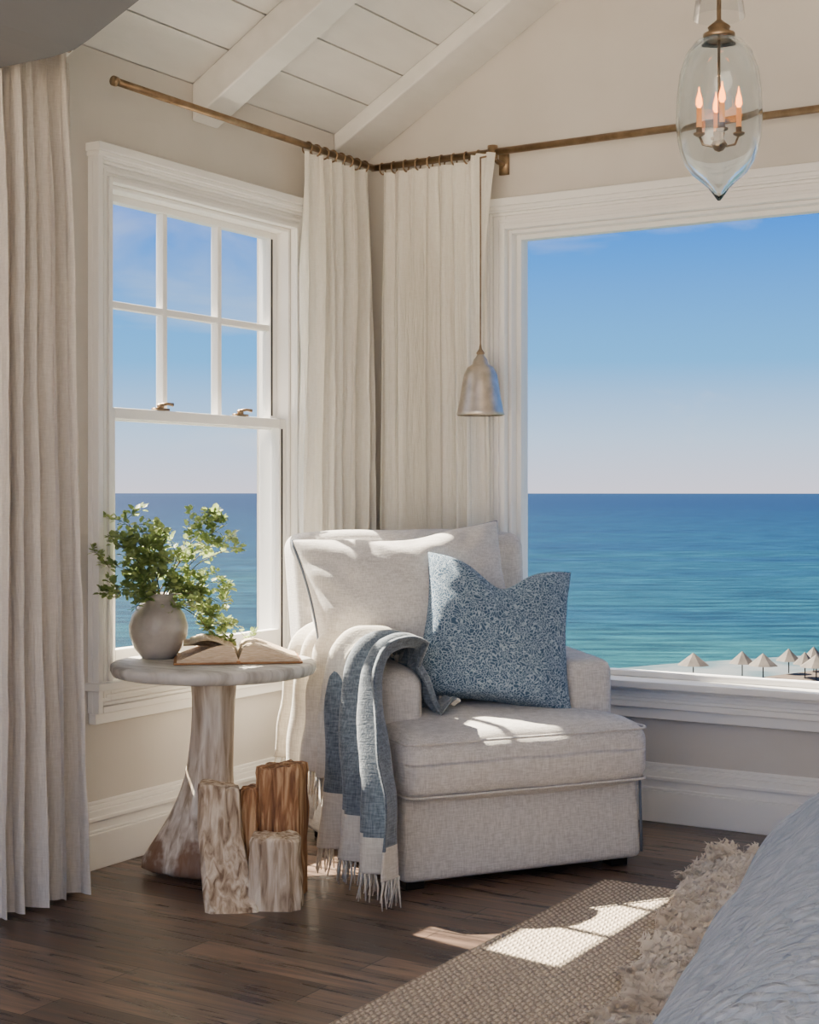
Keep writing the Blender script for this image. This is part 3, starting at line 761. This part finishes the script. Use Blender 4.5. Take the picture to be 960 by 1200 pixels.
a.lathe([(.05,zc(px)-.0),(.05,zc(px)-.04),(.01,zc(px)-.06)],n=20)
a.obj('bronze_fittings',mBronze,pl,True)
a=Acc(); b=Acc()
for i in range(4):
    t=i*math.pi/2+.5; c,s=.052*math.cos(t),.052*math.sin(t)
    a.lathe([(.007,2.16),(.007,2.215)],(c,s,0),12); b.lathe([(.003,2.215),(.009,2.226),(.008,2.24),(.003,2.258),(.0008,2.272)],(c,s,0),12)
a.obj('candle_sleeves',mCandle,pl,True); b.obj('flame_bulbs',mFlame,pl,True)
bl=empty('bell_pendant_lamp',(.642,-.20,0))
a=Acc(); a.lathe([(.088,1.490),(.091,1.493),(.087,1.505),(.078,1.55),(.070,1.60),(.062,1.645),(.050,1.67),(.030,1.682),(.026,1.70),(.016,1.712),(.012,1.72)],n=40,cap=False)
a.obj('bell_shade',mNickel,bl,True); 
a=Acc(); a.lathe([(.012,1.715),(.016,1.725),(.006,1.74),(.003,1.76),(.003,2.46)],n=10); a.tube([(0,0,2.46),(0,.05,2.475),(0,.1,2.5)],.004,6); a.obj('hanging_cord',mBronze,bl,True)
v=[];f=[];nn=30
for j in range(nn+1):
    h=j/nn; z=2.49-.68*h; w=.07*(1-h)**.8+.014; 
    for i in range(13):
        t=i/12; v.append((-.012*(1-h)*1-.012+ (t-.5)*w*2*.6,.012+.014*math.sin(t*14+h*3)*(1-h*.5)+.045*(1-h)**3,z))
for j in range(nn):
    for i in range(12): q=j*13+i; f.append((q,q+1,q+14,q+13))
mesh('linen_sash',v,f,mCurt,bl,True)

# ------------------------------------------------------------------ exterior
SEA=-22.0; DX=11
mesh('ocean',[(-30000,-8000,SEA),(30000,-8000,SEA),(30000,30000,SEA),(-30000,30000,SEA)],[(0,1,2,3)],mSea)
mesh('beach_sand',[(-90+DX,110,SEA+.3),(-78+DX,150,SEA+.3),(-66+DX,185,SEA+.3),(-59+DX,209,SEA+.3),(-20,226,SEA+.3),(120,240,SEA+.3),(120,110,SEA+.3)],[(0,1,2,3,4,5,6)],mSand)
mesh('shore_foam',[(-101+DX,150,SEA+.15),(-84+DX,187,SEA+.15),(-67+DX,214,SEA+.15),(-25,234,SEA+.15),(120,250,SEA+.15),(120,240,SEA+.15),(-20,226,SEA+.15),(-59+DX,209,SEA+.15),(-66+DX,185,SEA+.15),(-78+DX,150,SEA+.15)],[(0,1,8,9),(1,2,7,8),(2,3,6,7),(3,4,5,6)],mFoam)
um=Acc()
for (x,y,s) in ((-64.5,172,1.2),(-56,183,1.0),(-52,192,1.1),(-50,198,.9),(-48,190,1.2),(-45,200,1.0),(-42,206,1.1),(-53,180,.9),(-41,196,1.2),(-57,176,1.1),(-48,184,1.3),(-45,192,1.3),(-51,178,1.2),(-43,186,1.3),(-54,187,.9),(-60,177,1.0)):
    um.lathe([(.08,SEA+.3),(.08,SEA+.3+2.3)],(x,y,0),6); um.lathe([(1.7*s,SEA+1.9),(.9*s,SEA+2.6),(.05,SEA+3.4)],(x,y,0),8)
um.obj('beach_umbrellas',mCanvas,None)
mesh('distant_headland',[(-1500,9000,SEA),(-600,9300,SEA+50),(600,9500,SEA+140),(2500,9600,SEA+260),(5200,9500,SEA+330),(5200,9500,SEA),(600,9500,SEA)],[(0,1,2,6),(6,2,3,5),(3,4,5)],mHill)
mesh('bounce_ground',[(-6,-60,-.12),(60,-60,-.12),(60,YB-.3,-.12),(-6,YB-.3,-.12)],[(0,1,2,3)],mBounce)  # unseen plane added to bounce warm sunlight in from behind

# ------------------------------------------------------------------ light
SUN=Vector((1,-.16,-1.16)).normalized()
sc=bpy.context.scene
wd=bpy.data.worlds.new('coastal_sky'); sc.world=wd; wd.use_nodes=True; t=wd.node_tree
for n_ in list(t.nodes): t.nodes.remove(n_)
L=t.links.new
o=N(t,'ShaderNodeOutputWorld'); bg=N(t,'ShaderNodeBackground'); L(bg.outputs[0],o.inputs[0])
tc=N(t,'ShaderNodeTexCoord'); sx=N(t,'ShaderNodeSeparateXYZ'); L(tc.outputs['Generated'],sx.inputs[0])
c=ramp(t,sx.outputs['Z'],[(0,(.84,.79,.90)),(.035,(.56,.74,1.0)),(.085,(.14,.50,1.0)),(.18,(.018,.24,.90)),(.5,(.04,.20,.62)),(1,(.05,.18,.52))])
mp=N(t,'ShaderNodeMapping'); mp.inputs['Scale'].default_value=(3,3,9); L(tc.outputs['Generated'],mp.inputs[0])
n_=N(t,'ShaderNodeTexNoise'); n_.inputs['Scale'].default_value=1.6; n_.inputs['Detail'].default_value=7; n_.inputs['Distortion'].default_value=.5; L(mp.outputs[0],n_.inputs['Vector'])
cf=ramp(t,n_.outputs['Fac'],[(.57,(0,0,0)),(.74,(.5,.5,.5))])
mx=N(t,'ShaderNodeMixRGB'); L(cf,mx.inputs[0]); L(c,mx.inputs[1]); mx.inputs[2].default_value=(.85,.87,.93,1)
dt=N(t,'ShaderNodeVectorMath',operation='DOT_PRODUCT'); L(tc.outputs['Generated'],dt.inputs[0]); dt.inputs[1].default_value=tuple(-SUN)
m0=N(t,'ShaderNodeMath',operation='MAXIMUM'); L(dt.outputs['Value'],m0.inputs[0]); m0.inputs[1].default_value=0
pw=N(t,'ShaderNodeMath',operation='POWER'); L(m0.outputs[0],pw.inputs[0]); pw.inputs[1].default_value=16
sca=N(t,'ShaderNodeVectorMath',operation='SCALE'); sca.inputs[0].default_value=(17,14.8,12); L(pw.outputs[0],sca.inputs['Scale'])
ad=N(t,'ShaderNodeVectorMath',operation='ADD'); L(mx.outputs[0],ad.inputs[0]); L(sca.outputs[0],ad.inputs[1]); L(ad.outputs[0],bg.inputs[0])
bg.inputs[1].default_value=1.5
sd=bpy.data.lights.new('sun','SUN'); sd.energy=46; sd.angle=.009; sd.color=(1,.88,.72)
so=bpy.data.objects.new('sun',sd); COL.objects.link(so)
so.rotation_euler=SUN.to_track_quat('-Z','Y').to_euler()
ad=bpy.data.lights.new('rear_fill_light','AREA'); ad.shape='RECTANGLE'; ad.size=4.6; ad.size_y=2.4; ad.energy=38; ad.color=(1,.93,.84)  # added soft fill from behind the camera to brighten the interior
ao=bpy.data.objects.new('rear_fill_light',ad); COL.objects.link(ao); ao.location=(2.9,-6.6,1.7); ao.rotation_euler=Vector((-.1,1,.03)).to_track_quat('-Z','Y').to_euler()
pd=bpy.data.lights.new('lantern_glow','POINT'); pd.energy=3; pd.color=(1,.55,.25); pd.shadow_soft_size=.004
po=bpy.data.objects.new('lantern_glow',pd); COL.objects.link(po); po.location=(px,py_,2.30)

cam=bpy.data.cameras.new('camera'); co=bpy.data.objects.new('camera',cam); COL.objects.link(co)
co.location=(3.398,-5.19,1.2); co.rotation_euler=(math.radians(90),0,math.radians(31.6))
cam.sensor_fit='AUTO'; cam.sensor_width=36; cam.lens=1772/1200*36; cam.shift_y=-23/1200; cam.clip_end=60000; cam.clip_start=.05
sc.camera=co
